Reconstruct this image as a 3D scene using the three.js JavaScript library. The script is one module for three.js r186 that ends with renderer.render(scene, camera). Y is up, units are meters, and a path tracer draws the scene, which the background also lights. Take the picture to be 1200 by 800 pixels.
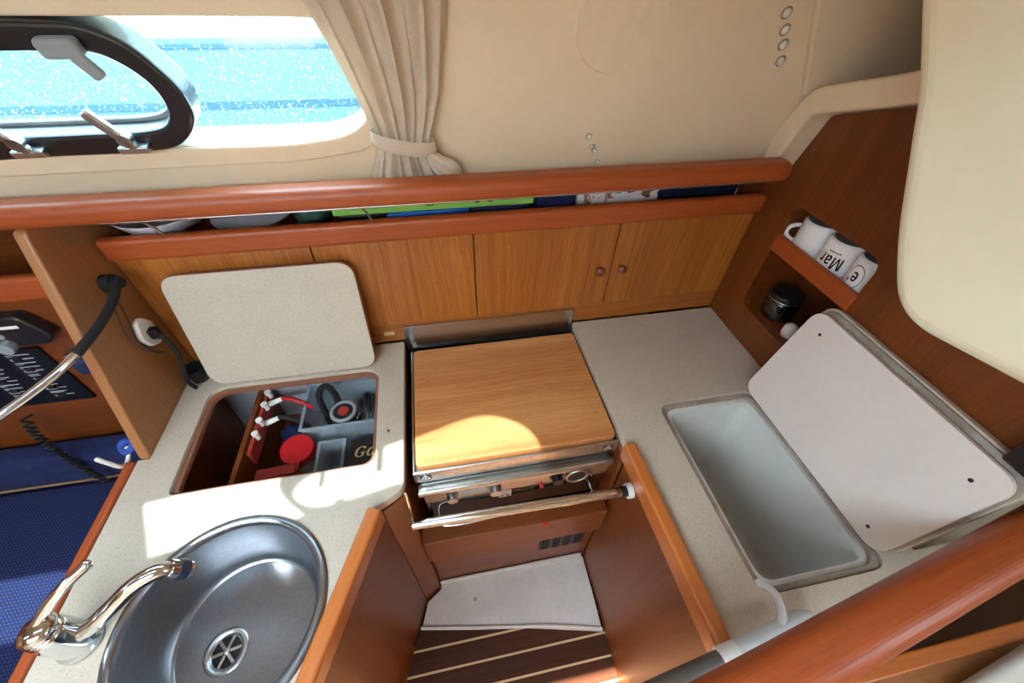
import * as THREE from 'three';
import { RoundedBoxGeometry } from 'three/addons/geometries/RoundedBoxGeometry.js';
import { mergeGeometries, toCreasedNormals, mergeVertices } from 'three/addons/utils/BufferGeometryUtils.js';

// ---------------------------------------------------------------- camera, sky, sun, exposure
const D = Math.PI / 180;
const scene = new THREE.Scene();
const camera = new THREE.PerspectiveCamera(81.315, 1.5, 0.02, 200);
camera.rotation.order = 'YXZ';
camera.position.set(0.1352, 1.5797, 0.8483);
camera.rotation.set(-44.81 * D, -11.96 * D, 1.78 * D);
scene.add(camera);

scene.background = new THREE.Color(0.72, 0.88, 1.0);
scene.backgroundIntensity = 1.0;

const SUN = new THREE.Vector3(0.35, -1, -0.30);          // the way the sunlight travels
const sun = new THREE.DirectionalLight(new THREE.Color(1.0, 0.86, 0.68), 2.3);
sun.position.copy(SUN).multiplyScalar(-6).add(new THREE.Vector3(0, 0.8, 0.5));
sun.target.position.set(0, 0.8, 0.5);
sun.shadow.radius = 1.2;
sun.shadow.mapSize.set(4096, 4096);
Object.assign(sun.shadow.camera, { left: -3, right: 3, top: 3, bottom: -3, near: 0.5, far: 14 });
scene.add(sun, sun.target);

const renderer = new THREE.WebGLRenderer({ antialias: true });
renderer.toneMapping = THREE.LinearToneMapping;
renderer.toneMappingExposure = 25;
renderer.shadowMap.enabled = true;

// ---------------------------------------------------------------- helpers
function rng(seed) { let a = seed >>> 0; return () => { a = (a + 0x6d2b79f5) | 0; let t = Math.imul(a ^ (a >>> 15), 1 | a); t = (t + Math.imul(t ^ (t >>> 7), 61 | t)) ^ t; return ((t ^ (t >>> 14)) >>> 0) / 4294967296; }; }
const V = (x, y, z) => new THREE.Vector3(x, y, z);
const used = new Map();
function numbered(name) { const n = used.get(name) ?? 0; used.set(name, n + 1); return n ? name + '_' + String(n).padStart(3, '0') : name; }
function tag(o, label, category, group) { o.userData.label = label; o.userData.category = category; if (group) o.userData.group = group; return o; }
function thing(name, label, category, pos = [0, 0, 0], group) {
  const o = new THREE.Group(); o.name = numbered(name); o.position.set(...pos); scene.add(o);
  return tag(o, label, category, group);
}
function struct(name) { const o = new THREE.Group(); o.name = name; o.userData.kind = 'structure'; scene.add(o); return o; }
function part(parent, name, geo, mat, label) {
  const m = new THREE.Mesh(geo, mat); m.name = name; parent.add(m);
  if (label) m.userData.label = label;
  return m;
}
// texture coordinates in metres on each face, u along the chosen axis
function uvm(geo, axis = 'x') {
  const g = geo.index ? geo.toNonIndexed() : geo;
  const p = g.attributes.position, uv = new Float32Array(p.count * 2), ai = 'xyz'.indexOf(axis);
  const a = new THREE.Vector3(), b = new THREE.Vector3(), c = new THREE.Vector3(), n = new THREE.Vector3();
  for (let i = 0; i < p.count; i += 3) {
    a.fromBufferAttribute(p, i); b.fromBufferAttribute(p, i + 1); c.fromBufferAttribute(p, i + 2);
    n.copy(b).sub(a).cross(c.clone().sub(a));
    const d = [Math.abs(n.x), Math.abs(n.y), Math.abs(n.z)], k = d.indexOf(Math.max(...d));
    const rest = [0, 1, 2].filter((q) => q !== k);
    let u = rest.includes(ai) ? ai : rest[0], v = rest.find((q) => q !== u);
    for (let j = 0; j < 3; j++) { uv[(i + j) * 2] = p.getComponent(i + j, u); uv[(i + j) * 2 + 1] = p.getComponent(i + j, v) + 0.13 * k; }
  }
  g.setAttribute('uv', new THREE.BufferAttribute(uv, 2));
  return g;
}
const at = (g, x, y, z) => g.translate(x, y, z);
// a box from its two corners, edges rounded
function bx(x0, x1, y0, y1, z0, z1, r = 0.002, axis = 'x', seg = 2) {
  const w = x1 - x0, h = y1 - y0, d = z1 - z0, rr = Math.min(r, w / 2.01, h / 2.01, d / 2.01);
  const g = rr > 0 ? new RoundedBoxGeometry(w, h, d, seg, rr) : new THREE.BoxGeometry(w, h, d);
  return uvm(at(g, (x0 + x1) / 2, (y0 + y1) / 2, (z0 + z1) / 2), axis);
}
function rshape(pts, rad, P = THREE.Shape) {           // polygon with rounded corners; rad number or list
  const s = new P(), n = pts.length;
  for (let i = 0; i < n; i++) {
    const p = pts[i], a = pts[(i + n - 1) % n], b = pts[(i + 1) % n], r = Array.isArray(rad) ? rad[i] : rad;
    const la = Math.hypot(a[0] - p[0], a[1] - p[1]), lb = Math.hypot(b[0] - p[0], b[1] - p[1]), q = Math.min(r, la / 2, lb / 2);
    const s0 = [p[0] + (a[0] - p[0]) / la * q, p[1] + (a[1] - p[1]) / la * q], s1 = [p[0] + (b[0] - p[0]) / lb * q, p[1] + (b[1] - p[1]) / lb * q];
    if (i === 0) s.moveTo(...s0); else s.lineTo(...s0);
    if (q > 1e-5) s.quadraticCurveTo(p[0], p[1], ...s1);
  }
  s.closePath();
  return s;
}
function smoothShape(pts, P = THREE.Shape) { const s = new P(); const c = new THREE.CatmullRomCurve3(pts.map(([x, y]) => V(x, y, 0)), true, 'centripetal').getPoints(pts.length * 6); c.pop(); s.setFromPoints(c.map((p) => new THREE.Vector2(p.x, p.y))); return s; }
function ext(shape, depth, bevel = 0, seg = 2, curve = 10) {
  const o = { depth: depth - 2 * bevel, bevelEnabled: bevel > 0, bevelThickness: bevel, bevelSize: bevel, bevelOffset: -bevel, bevelSegments: seg, curveSegments: curve };
  return at(new THREE.ExtrudeGeometry(shape, o), 0, 0, bevel);
}
const flat = (g) => g.rotateX(Math.PI / 2);             // (x, z) outline, thickness goes down from y = 0
const side = (g) => g.rotateY(-Math.PI / 2);            // (z, y) outline, thickness goes to -x from x = 0
function tube(pts, r, n = 40, seg = 10, closed = false) { const c = new THREE.CatmullRomCurve3(pts.map((p) => V(...p)), closed, 'centripetal'); const g = new THREE.TubeGeometry(c, n, r, seg, closed); return closed ? g : mergeGeometries([g, cap(c.getPoint(0), r), cap(c.getPoint(1), r)]); }
function cap(p, r) { return at(new THREE.SphereGeometry(r, 10, 8), p.x, p.y, p.z); }
function cyl(a, b, r0, r1 = r0, seg = 24) {             // closed cylinder from a to b
  const A = V(...a), B = V(...b), g = new THREE.CylinderGeometry(r1, r0, A.distanceTo(B), seg);
  g.applyQuaternion(new THREE.Quaternion().setFromUnitVectors(V(0, 1, 0), B.clone().sub(A).normalize()));
  const m = A.add(B).multiplyScalar(0.5);
  return at(g, m.x, m.y, m.z);
}
function lathe(profile, seg = 40) { return new THREE.LatheGeometry(profile.map(([r, y]) => new THREE.Vector2(r, y)), seg); }
function rings(list, close = true) {                    // loft through rings of equal count
  const n = list[0].length, pos = [], idx = [], uv = [];
  list.forEach((r, k) => r.forEach((p, i) => { pos.push(p.x, p.y, p.z); uv.push(i / n, k / list.length); }));
  for (let k = 0; k < list.length - 1; k++) for (let i = 0; i < (close ? n : n - 1); i++) {
    const a = k * n + i, b = k * n + (i + 1) % n, c = a + n, d = b + n;
    idx.push(a, c, b, b, c, d);
  }
  const g = new THREE.BufferGeometry();
  g.setAttribute('position', new THREE.Float32BufferAttribute(pos, 3)); g.setAttribute('uv', new THREE.Float32BufferAttribute(uv, 2)); g.setIndex(idx); g.computeVertexNormals();
  return g;
}
const ring = (cx, y, cz, r, n = 72) => Array.from({ length: n }, (_, i) => V(cx + r * Math.cos(i / n * 2 * Math.PI), y, cz - r * Math.sin(i / n * 2 * Math.PI)));

// ---------------------------------------------------------------- textures
function lattice(seed, nx, ny) { const r = rng(seed), a = new Float32Array(nx * ny); for (let i = 0; i < a.length; i++) a[i] = r(); return (u, v) => { const x = u * nx, y = v * ny, x0 = Math.floor(x), y0 = Math.floor(y), fx = x - x0, fy = y - y0, sx = fx * fx * (3 - 2 * fx), sy = fy * fy * (3 - 2 * fy), X0 = ((x0 % nx) + nx) % nx, X1 = (X0 + 1) % nx, Y0 = ((y0 % ny) + ny) % ny, Y1 = (Y0 + 1) % ny; return (a[Y0 * nx + X0] * (1 - sx) + a[Y0 * nx + X1] * sx) * (1 - sy) + (a[Y1 * nx + X0] * (1 - sx) + a[Y1 * nx + X1] * sx) * sy; }; }
function makeTex(w, h, f, srgb = true, rep = [1, 1]) {
  const d = new Uint8Array(w * h * 4);
  for (let y = 0; y < h; y++) for (let x = 0; x < w; x++) { const c = f(x / w, y / h, x, y), i = (y * w + x) * 4; d[i] = Math.max(0, Math.min(255, c[0])); d[i + 1] = Math.max(0, Math.min(255, c[1])); d[i + 2] = Math.max(0, Math.min(255, c[2])); d[i + 3] = 255; }
  const t = new THREE.DataTexture(d, w, h); t.magFilter = THREE.LinearFilter; t.minFilter = THREE.LinearFilter; t.wrapS = t.wrapT = THREE.RepeatWrapping; t.repeat.set(...rep);
  if (srgb) t.colorSpace = THREE.SRGBColorSpace; t.needsUpdate = true; return t;
}
const lerp3 = (a, b, t) => [a[0] + (b[0] - a[0]) * t, a[1] + (b[1] - a[1]) * t, a[2] + (b[2] - a[2]) * t];
// wood: u is along the grain, the tile is lu x lv metres
function woodTex(seed, light, dark, { lu = 1, lv = 0.5, fine = 1, broad = 1, w = 512, h = 512 } = {}) {
  const n1 = lattice(seed, 3, 150), n2 = lattice(seed + 1, 2, 14), n3 = lattice(seed + 2, 24, 256), n4 = lattice(seed + 3, 4, 5), n5 = lattice(seed + 4, 60, 256);
  return makeTex(w, h, (u, v) => {
    const vv = v + (n4(u, v) - 0.5) * 0.035;
    let t = 0.26 * fine * n1(u, vv) + 0.34 * broad * n2(u, vv) + 0.24 * n3(u, vv) + 0.16;
    const pore = n5(u, v); if (pore > 0.80) t += (pore - 0.80) * 1.6;
    return lerp3(light, dark, Math.min(1, t));
  }, true, [1 / lu, 1 / lv]);
}
const speckTex = (() => { const a = lattice(11, 200, 200), b = lattice(12, 128, 128), c = lattice(13, 6, 6); return makeTex(512, 512, (u, v) => { const t = a(u, v) * 0.6 + b(u, v) * 0.4, k = (t - 0.5) * 24 + (c(u, v) - 0.5) * 6, dark = t < 0.25 ? -8 : 0; return [190 + k + dark, 178 + k + dark, 160 + k * 0.95 + dark]; }, true, [4, 4]); })();
const weaveTex = makeTex(128, 128, (u, v, x, y) => { const i = Math.floor(x / 4), j = Math.floor(y / 4), over = (i + j) % 2 === 0, e = (x % 4 === 0 || y % 4 === 0) ? 0.5 : 1; const k = e * (over ? 1 : 0.62); return (over && (i % 2 === 0)) ? [34 * k, 62 * k, 136 * k] : [13 * k, 29 * k, 84 * k]; }, true, [8, 8]);
const clothTex = (() => { const a = lattice(31, 128, 128), b = lattice(32, 8, 8); return makeTex(256, 256, (u, v) => { const k = (a(u, v) - 0.5) * 14 + (b(u, v) - 0.5) * 10; return [226 + k, 208 + k, 186 + k]; }); })();
const saltTex = (() => { const a = lattice(41, 160, 90), b = lattice(42, 30, 18), c = lattice(43, 300, 170), st = lattice(44, 14, 60); return makeTex(1024, 512, (u, v) => { let t = 0.06 * b(u, v); const q = a(u, v) * 0.5 + c(u, v) * 0.5; if (q > 0.62) t += (q - 0.62) * 2.0; const s = st(u, v + 0.15 * u); if (s > 0.9) t += (s - 0.9) * 1.2; const k = 255 * Math.min(0.5, 0.03 + t * 1.1); return [k, k, k]; }, false, [2.4, 4.2]); })();
const mottle = (seed, base, amp, n = 24) => { const a = lattice(seed, n, n), b = lattice(seed + 1, n * 6, n * 6); return makeTex(256, 256, (u, v) => { const k = (a(u, v) - 0.5) * amp + (b(u, v) - 0.5) * amp * 0.6; return [base[0] + k, base[1] + k, base[2] + k]; }, true, [2, 2]); };
function canvasTex(w, h, draw) { const c = document.createElement('canvas'); c.width = w; c.height = h; draw(c.getContext('2d'), w, h); const t = new THREE.CanvasTexture(c); t.colorSpace = THREE.SRGBColorSpace; return t; }

// ---------------------------------------------------------------- materials
const S = (o) => new THREE.MeshStandardMaterial(o), P = (o) => new THREE.MeshPhysicalMaterial(o);
const M = {
  veneer: P({ map: woodTex(101, [204, 134, 58], [138, 72, 20], { fine: 1.5 }), roughness: 0.42, clearcoat: 0.25, clearcoatRoughness: 0.3 }),
  panelWood: P({ map: woodTex(151, [178, 122, 72], [138, 86, 46], { broad: 0.8 }), roughness: 0.45, clearcoat: 0.2, clearcoatRoughness: 0.3 }),
  bulkWood: P({ map: woodTex(171, [140, 72, 22], [86, 38, 7], { broad: 0.7 }), roughness: 0.45, clearcoat: 0.2, clearcoatRoughness: 0.3 }),
  red: P({ map: woodTex(201, [184, 90, 38], [138, 56, 18], { broad: 0.9, fine: 0.6 }), roughness: 0.45, clearcoat: 0.1, clearcoatRoughness: 0.3 }),
  fiddle: P({ map: woodTex(221, [206, 120, 54], [164, 86, 32], { fine: 0.6 }), roughness: 0.35, clearcoat: 0.4, clearcoatRoughness: 0.25 }),
  board: S({ map: woodTex(241, [228, 172, 110], [172, 104, 54], { lu: 0.7, lv: 0.36, broad: 1.2 }), roughness: 0.55 }),
  sole: P({ map: woodTex(261, [88, 48, 28], [52, 27, 16]), roughness: 0.65, specularIntensity: 0.4 }),
  holly: S({ color: '#c9a77c', roughness: 0.5 }),
  laminate: S({ map: speckTex, roughness: 0.5 }),
  lamEdge: S({ color: '#8a5a44', roughness: 0.6 }),
  lidWhite: S({ map: mottle(61, [222, 212, 204], 6, 8), roughness: 0.42 }),
  gasket: S({ map: mottle(62, [150, 138, 124], 30, 16), roughness: 0.7 }),
  mould: S({ color: '#4a3d33', roughness: 0.9 }),
  cream: S({ map: mottle(63, [232, 211, 180], 5, 6), roughness: 0.5 }),
  creamGloss: P({ map: mottle(64, [246, 238, 208], 4, 4), roughness: 0.38, clearcoat: 0.15 }),
  white: S({ color: '#e9e6e0', roughness: 0.4 }),
  tubWhite: S({ map: mottle(65, [214, 214, 208], 6, 4), roughness: 0.4 }),
  tray: S({ map: mottle(66, [206, 197, 190], 12, 10), roughness: 0.5 }),
  steel: S({ map: mottle(67, [190, 190, 188], 8, 60), metalness: 1, roughness: 0.27 }),
  bowl: S({ map: mottle(68, [152, 154, 158], 10, 80), metalness: 1, roughness: 0.3 }),
  chrome: S({ color: '#dcdcdc', metalness: 1, roughness: 0.08 }),
  alu: S({ color: '#b9bbbd', metalness: 1, roughness: 0.35 }),
  greyPlastic: S({ color: '#8f9496', roughness: 0.5 }),
  frameBlack: P({ color: '#16181c', roughness: 0.35, clearcoat: 0.3 }),
  black: S({ color: '#0e0e10', roughness: 0.45 }),
  rubber: S({ color: '#1a1a1c', roughness: 0.85 }),
  darkGlass: P({ color: '#08090a', roughness: 0.08, clearcoat: 1 }),
  blueFabric: S({ map: weaveTex, roughness: 0.95 }),
  navy: S({ map: mottle(69, [18, 30, 74], 12, 40), roughness: 0.95 }),
  navyBox: S({ color: '#0f1d4a', roughness: 0.6 }),
  blueBox: S({ map: mottle(70, [34, 104, 196], 30, 6), roughness: 0.5 }),
  curtain: P({ map: clothTex, roughness: 1, transmission: 0.3, thickness: 0, side: THREE.DoubleSide }),
  smoked: P({ color: '#a9c4cc', roughness: 1, transmission: 1, thickness: 0, roughnessMap: saltTex, side: THREE.DoubleSide }),
  addedHatchPane: P({ color: '#74889a', roughness: 0.02, transmission: 1, thickness: 0, side: THREE.DoubleSide }),
  clear: P({ color: '#e6eef2', roughness: 0.15, transmission: 0.75, thickness: 0, side: THREE.DoubleSide }),
  redPlastic: P({ color: '#b80f1c', roughness: 0.4, clearcoat: 0.2 }),
  redCard: S({ color: '#a8332a', roughness: 0.6 }),
  greyLiner: S({ map: mottle(72, [150, 152, 156], 10, 8), roughness: 0.7 }),
  gelcoat: S({ color: '#e8ecec', roughness: 0.4 }),
  knob: P({ color: '#7c3c22', roughness: 0.3, clearcoat: 0.5 }),
  gold: S({ color: '#c9a24a', metalness: 0.6, roughness: 0.4 }),
};

// ---------------------------------------------------------------- the shell of the cabin
const H = 0.771;                                          // worktop height
const WT = Math.atan(0.24);                               // the cabin side leans inboard
const wallPort = struct('wall_port');
wallPort.position.set(0, 1.27, 0); wallPort.rotation.x = WT;
const glassOutline = [[-0.92, 0.06], [-0.90, 0.048], [-0.115, 0.047], [-0.023, 0.057], [0.02, 0.076], [0.041, 0.113], [0.04, 0.16], [0.03, 0.2], [0.0, 0.236], [-0.06, 0.238], [-0.90, 0.237], [-0.92, 0.22]];
{
  const s = rshape([[-2.25, -0.09], [1.45, -0.09], [1.45, 0.56], [-2.25, 0.56]], 0);
  s.holes.push(rshape(glassOutline, 0.02, THREE.Path));
  part(wallPort, 'cabin_side', uvm(at(ext(s, 0.05), 0, 0, -0.05)), M.cream);
  // a moulded lip round the window
  const lip = rshape([[-1.0, 0.005], [-0.1, 0.012], [0.03, 0.03], [0.075, 0.09], [0.075, 0.2], [0.04, 0.27], [-0.1, 0.275], [-1.0, 0.275]], [0, 0.05, 0.05, 0.05, 0.05, 0.05, 0.05, 0]);
  lip.holes.push(rshape(glassOutline, 0.02, THREE.Path));
  part(wallPort, 'window_moulding', uvm(ext(lip, 0.009, 0.004)), M.cream);
  part(wallPort, 'blanking_plate', at(cyl([0, 0, -0.002], [0, 0, 0.0045], 0.081, 0.077, 64), 0.474, 0.232, 0), M.cream);
  const raised = rshape([[0.905, 0.108], [1.3, 0.132], [1.3, 0.55], [0.70, 0.55], [0.815, 0.263]], [0.01, 0, 0, 0, 0.02]);
  part(wallPort, 'raised_panel', uvm(ext(raised, 0.014, 0.004)), M.cream);
  for (const [x, y, r] of [[0.463, 0.034, 0.006], [0.476, 0.011, 0.005], [0.483, 0.001, 0.005], [0.497, -0.026, 0.005], [0.774, 0.245, 0.0085], [0.789, 0.22, 0.0085], [0.802, 0.197, 0.0085], [0.816, 0.17, 0.0085]]) {
    const c = part(wallPort, 'screw_socket', at(new THREE.TorusGeometry(r, r * 0.16, 8, 20), x, y, 0.0005), M.gasket);
    part(c, 'screw_cap', at(new THREE.SphereGeometry(r * 0.86, 16, 10).scale(1, 1, 0.75), x, y, 0.001), M.white, 'white screw cap');
  }
}
// window: fixed smoked pane with an opening portlight in it
const win = struct('window_1'); win.position.copy(wallPort.position); win.rotation.copy(wallPort.rotation);
const pfOut = [[-0.72, 0.044], [-0.5, 0.046], [-0.353, 0.048], [-0.294, 0.056], [-0.26, 0.078], [-0.239, 0.107], [-0.236, 0.146], [-0.248, 0.177], [-0.271, 0.21], [-0.309, 0.231], [-0.36, 0.236], [-0.5, 0.236], [-0.72, 0.236], [-0.79, 0.21], [-0.82, 0.14], [-0.79, 0.07]];
const pfIn = [[-0.70, 0.081], [-0.541, 0.081], [-0.42, 0.082], [-0.318, 0.085], [-0.29, 0.094], [-0.274, 0.115], [-0.272, 0.147], [-0.284, 0.172], [-0.313, 0.195], [-0.36, 0.199], [-0.5, 0.199], [-0.70, 0.199], [-0.76, 0.18], [-0.78, 0.14], [-0.76, 0.10]];
{
  const pane = rshape(glassOutline, 0.02); pane.holes.push(smoothShape(pfIn.map(([x, y]) => [x, y]), THREE.Path));
  const g = new THREE.ShapeGeometry(pane, 12); at(g, 0, 0, -0.022);
  part(win, 'fixed_pane', g, M.smoked);
  const f = smoothShape(pfOut); f.holes.push(smoothShape(pfIn, THREE.Path));
  const fr = part(win, 'portlight_frame', at(ext(f, 0.05, 0.006, 3), 0, 0, -0.032), M.frameBlack, 'black portlight frame');
  const seal = smoothShape(pfIn.map(([x, y]) => [x + Math.sign(-0.52 - x) * -0.003, y + Math.sign(0.14 - y) * -0.003]));
  seal.holes.push(smoothShape(pfIn.map(([x, y]) => [x + Math.sign(-0.52 - x) * 0.005, y + Math.sign(0.14 - y) * 0.006]), THREE.Path));
  part(fr, 'seal', at(ext(seal, 0.012, 0.003), 0, 0, -0.03), M.greyPlastic, 'pale grey glazing seal');
  part(win, 'portlight_pane', at(new THREE.ShapeGeometry(smoothShape(pfIn), 12), 0, 0, -0.024), M.smoked);
  // latch at the top, two folding handles at the bottom
  const latch = part(win, 'latch', bx(-0.374, -0.322, 0.196, 0.222, 0.014, 0.036, 0.008), M.greyPlastic, 'grey plastic latch');
  part(latch, 'latch_tongue', uvm(new RoundedBoxGeometry(0.02, 0.036, 0.012, 3, 0.0055).rotateZ(0.45).translate(-0.328, 0.188, 0.03)), M.greyPlastic);
  for (const x of [-0.505, -0.352]) {
    const h = part(win, 'handle', bx(x - 0.023, x + 0.023, 0.056, 0.068, 0.012, 0.034, 0.003), M.alu, 'metal handle bracket');
    part(h, 'lever', uvm(mergeGeometries([new RoundedBoxGeometry(0.016, 0.07, 0.012, 3, 0.004).rotateZ(0.52).translate(x - 0.012, 0.096, 0.03), cyl([x - 0.002, 0.08, 0.022], [x - 0.002, 0.08, 0.036], 0.011).toNonIndexed()].map((q) => (q.index ? q.toNonIndexed() : q)))), M.alu);
  }
}
// deck overhead with added unseen hatches, outlines shaped to give the sun patches
const CY = 1.80;
const up = (x, z, y = H) => [x + SUN.x * -1 * (CY - y), z - SUN.z * (CY - y)];
const addedHatchA = [[-0.224, 0.418], [-0.208, 0.388], [-0.15, 0.366], [0.0, 0.325], [0.17, 0.286], [0.235, 0.3], [0.285, 0.342], [0.304, 0.39], [0.29, 0.425], [0.2, 0.43], [0.0, 0.43], [-0.09, 0.444], [-0.14, 0.452], [-0.19, 0.447]].map(([x, z]) => up(x, z, 0.765));
const addedHatchB = [[-0.515, 0.387], [-0.26, 0.352], [-0.258, 0.393], [-0.246, 0.414], [-0.225, 0.439], [-0.19, 0.468], [-0.395, 0.486], [-0.46, 0.497]].map(([x, z]) => up(x, z));
const ceiling = struct('ceiling');
{
  const s = rshape([[-2.25, 0.10], [1.45, 0.10], [1.45, 2.3], [-2.25, 2.3]], 0);
  s.holes.push(smoothShape(addedHatchA, THREE.Path), rshape(addedHatchB, [0, 0, 0.02, 0.02, 0.02, 0, 0, 0], THREE.Path));
  s.holes.push(rshape([[-1.35, 1.30], [-0.05, 1.30], [-0.05, 1.85], [-1.35, 1.85]], 0.05, THREE.Path));  // open unseen hatch added as a source of soft sky light
  s.holes.push(rshape([[-1.95, 0.755], [-1.33, 0.755], [-1.33, 0.90], [-1.95, 0.90]], 0.04, THREE.Path));  // unseen hatch added to throw the sun patch on the seat
  part(ceiling, 'headliner', uvm(at(flat(ext(s, 0.012)), 0, CY + 0.012, 0)), M.cream);
  for (const q of [smoothShape(addedHatchA), rshape(addedHatchB, [0, 0, 0.02, 0.02, 0.02, 0, 0, 0]), rshape([[-1.95, 0.755], [-1.33, 0.755], [-1.33, 0.90], [-1.95, 0.90]], 0.04)]) part(ceiling, 'added_hatch_pane', at(flat(new THREE.ShapeGeometry(q, 12)), 0, CY + 0.008, 0), M.addedHatchPane, 'smoked pane added in the unseen hatch');  // panes added to dim and tint the light through these hatches
  const [a, b, c] = [up(-0.168, 0.385), up(-0.05, 0.36), up(-0.125, 0.447)];  // hinge and catch stubs added to notch the sun patch edges
  part(ceiling, 'added_hatch_hinge', bx(a[0] - 0.006, a[0] + 0.006, CY - 0.012, CY, a[1] - 0.03, a[1] + 0.024, 0.003), M.alu);
  part(ceiling, 'added_hatch_hinge', bx(b[0] - 0.007, b[0] + 0.007, CY - 0.012, CY, b[1] - 0.03, b[1] + 0.034, 0.003), M.alu);
  part(ceiling, 'added_hatch_catch', bx(c[0] - 0.009, c[0] + 0.009, CY - 0.012, CY, c[1] - 0.008, c[1] + 0.03, 0.003), M.alu);
}
const floor = struct('floor');
{
  const r = rng(5);
  part(floor, 'sole_base', bx(-2.25, 1.45, -0.06, -0.012, -0.34, 2.3, 0), M.bulkWood);
  for (let k = 0; k < 30; k++) {
    const z0 = 0.424 + k * 0.06, o = (r() - 0.5) * 0.8;
    const g = bx(-0.66, 0.53, -0.012, 0, z0 + 0.003, z0 + 0.057, 0.0008);
    const uv = g.attributes.uv; for (let i = 0; i < uv.count; i++) uv.setXY(i, uv.getX(i) + o, uv.getY(i) + o * 3);
    part(floor, 'plank', g, M.sole);
    part(floor, 'holly_strip', bx(-0.66, 0.53, -0.012, -0.0005, z0 - 0.003, z0 + 0.003, 0), M.holly);
  }
}
{ const w = struct('wall_hull'); part(w, 'hull_lining', bx(-2.25, 1.45, -0.06, 1.24, -0.36, -0.30, 0), M.cream); }
{ const w = struct('wall_forward'); part(w, 'lining', bx(-2.31, -2.25, -0.06, 1.82, -0.36, 2.36, 0), M.panelWood); }
{ const w = struct('wall_starboard'); part(w, 'lining', bx(-2.31, 1.51, -0.06, 1.82, 2.3, 2.36, 0), M.cream); }
{
  const w = struct('wall_aft'), s = rshape([[-0.36, -0.06], [2.36, -0.06], [2.36, 1.82], [-0.36, 1.82]], 0);
  s.holes.push(rshape([[1.3, 1.3], [1.6, 1.3], [1.6, 1.6], [1.3, 1.6]], 0.03, THREE.Path));  // unseen opening added to let sky light in
  part(w, 'lining', uvm(at(side(ext(s, 0.05)), 1.50, 0, 0)), M.cream);
}
// wooden bulkhead at the end of the worktop, with a mug cubby cut into it
const bulk = struct('wall_right');
{
  const s = rshape([[-0.30, -0.01], [0.735, -0.01], [0.735, 1.2], [0.9, 1.22], [0.9, 1.68], [0.5, 1.50], [0.206, 1.391], [0.072, 1.345], [0.03, 1.207], [-0.30, 1.2]], 0);
  s.holes.push(rshape([[0.10, 0.868], [0.346, 0.868], [0.346, 1.165], [0.10, 1.165]], 0.028, THREE.Path));
  part(bulk, 'panel', uvm(at(side(ext(s, 0.02)), 0.985, 0, 0), 'y'), M.bulkWood);
  part(bulk, 'cubby_box', uvm(mergeGeometries([bx(1.13, 1.14, 0.83, 1.2, 0.06, 0.39, 0), bx(0.985, 1.14, 0.83, 0.868, 0.06, 0.39, 0), bx(0.985, 1.14, 1.165, 1.2, 0.06, 0.39, 0), bx(0.985, 1.14, 0.83, 1.2, 0.06, 0.10, 0), bx(0.985, 1.14, 0.83, 1.2, 0.346, 0.39, 0)]), 'z'), M.bulkWood);
  part(bulk, 'cubby_shelf', bx(0.972, 1.13, 1.044, 1.054, 0.10, 0.346, 0, 'z'), M.bulkWood);
  part(bulk, 'shelf_fiddle', bx(0.962, 0.976, 1.044, 1.086, 0.098, 0.348, 0.003, 'z'), M.red, 'red-brown shelf fiddle');
}
{
  const t = struct('trim_1');
  const s = rshape([[0.0, 1.19], [0.03, 1.207], [0.071, 1.348], [0.206, 1.394], [0.5, 1.503], [0.9, 1.683], [0.9, 1.75], [0.5, 1.56], [0.206, 1.445], [0.045, 1.39], [0.0, 1.30]], [0, 0, 0.02, 0.02, 0, 0, 0, 0, 0.02, 0.03, 0]);
  part(t, 'cream_edge', uvm(at(side(ext(s, 0.075, 0.006, 3)), 0.985, 0, 0)), M.cream);
}
// cream moulding that hangs in from the companionway side
{
  const t = struct('trim_2');
  const s = rshape([[0.28, 1.80], [0.285, 1.555], [0.36, 1.46], [0.462, 1.292], [0.53, 1.212], [0.70, 1.242], [0.95, 1.28], [1.0, 1.4], [1.0, 1.80]], [0, 0.03, 0.03, 0.08, 0.09, 0.08, 0.05, 0.05, 0]);
  part(t, 'companionway_moulding', uvm(at(side(ext(s, 0.70, 0.03, 6, 16)), 1.45, 0, 0)), M.creamGloss);
}
// the boat outside the window
{
  const t = struct('side_deck');
  part(t, 'deck', bx(-2.6, 1.8, 1.21, 1.245, -0.36, -0.055, 0.01), M.gelcoat);
  part(t, 'toe_rail', bx(-2.6, 1.8, 1.18, 1.21, -0.36, -0.30, 0.006), M.gelcoat);
}
{
  const t = thing('moored_boat', 'blue hulled boat lying alongside beyond the cabin window', 'boat', [0, 0, -3.4]);
  const hull = (y0, y1, d, mat, name) => { const s = rshape([[-6, y0], [6, y0], [6, y1], [-6, y1]], 0.01); part(t, name, at(ext(s, 1.6, 0.002), 0, 0, -1.6 + d), mat); };
  const hb = S({ color: '#465c64', roughness: 0.4 }), hd = S({ color: '#22405a', roughness: 0.4 }), hw = S({ color: '#dfe6ea', roughness: 0.4 });
  hull(-0.4, 0.53, 0, hb, 'hull'); hull(0.53, 0.585, 0.006, hd, 'stripe'); hull(0.585, 0.95, 0, hb, 'topside'); hull(0.95, 0.985, 0.006, hd, 'rubbing_strake'); hull(0.985, 1.02, 0, hb, 'bulwark'); hull(1.02, 1.5, -0.1, hw, 'coachroof');
}
{ const t = struct('water'); part(t, 'water_surface', at(uvm(new THREE.BoxGeometry(40, 0.1, 40)), 0, -0.45, 0), S({ color: '#2a5a70', roughness: 0.15 })); }

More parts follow.
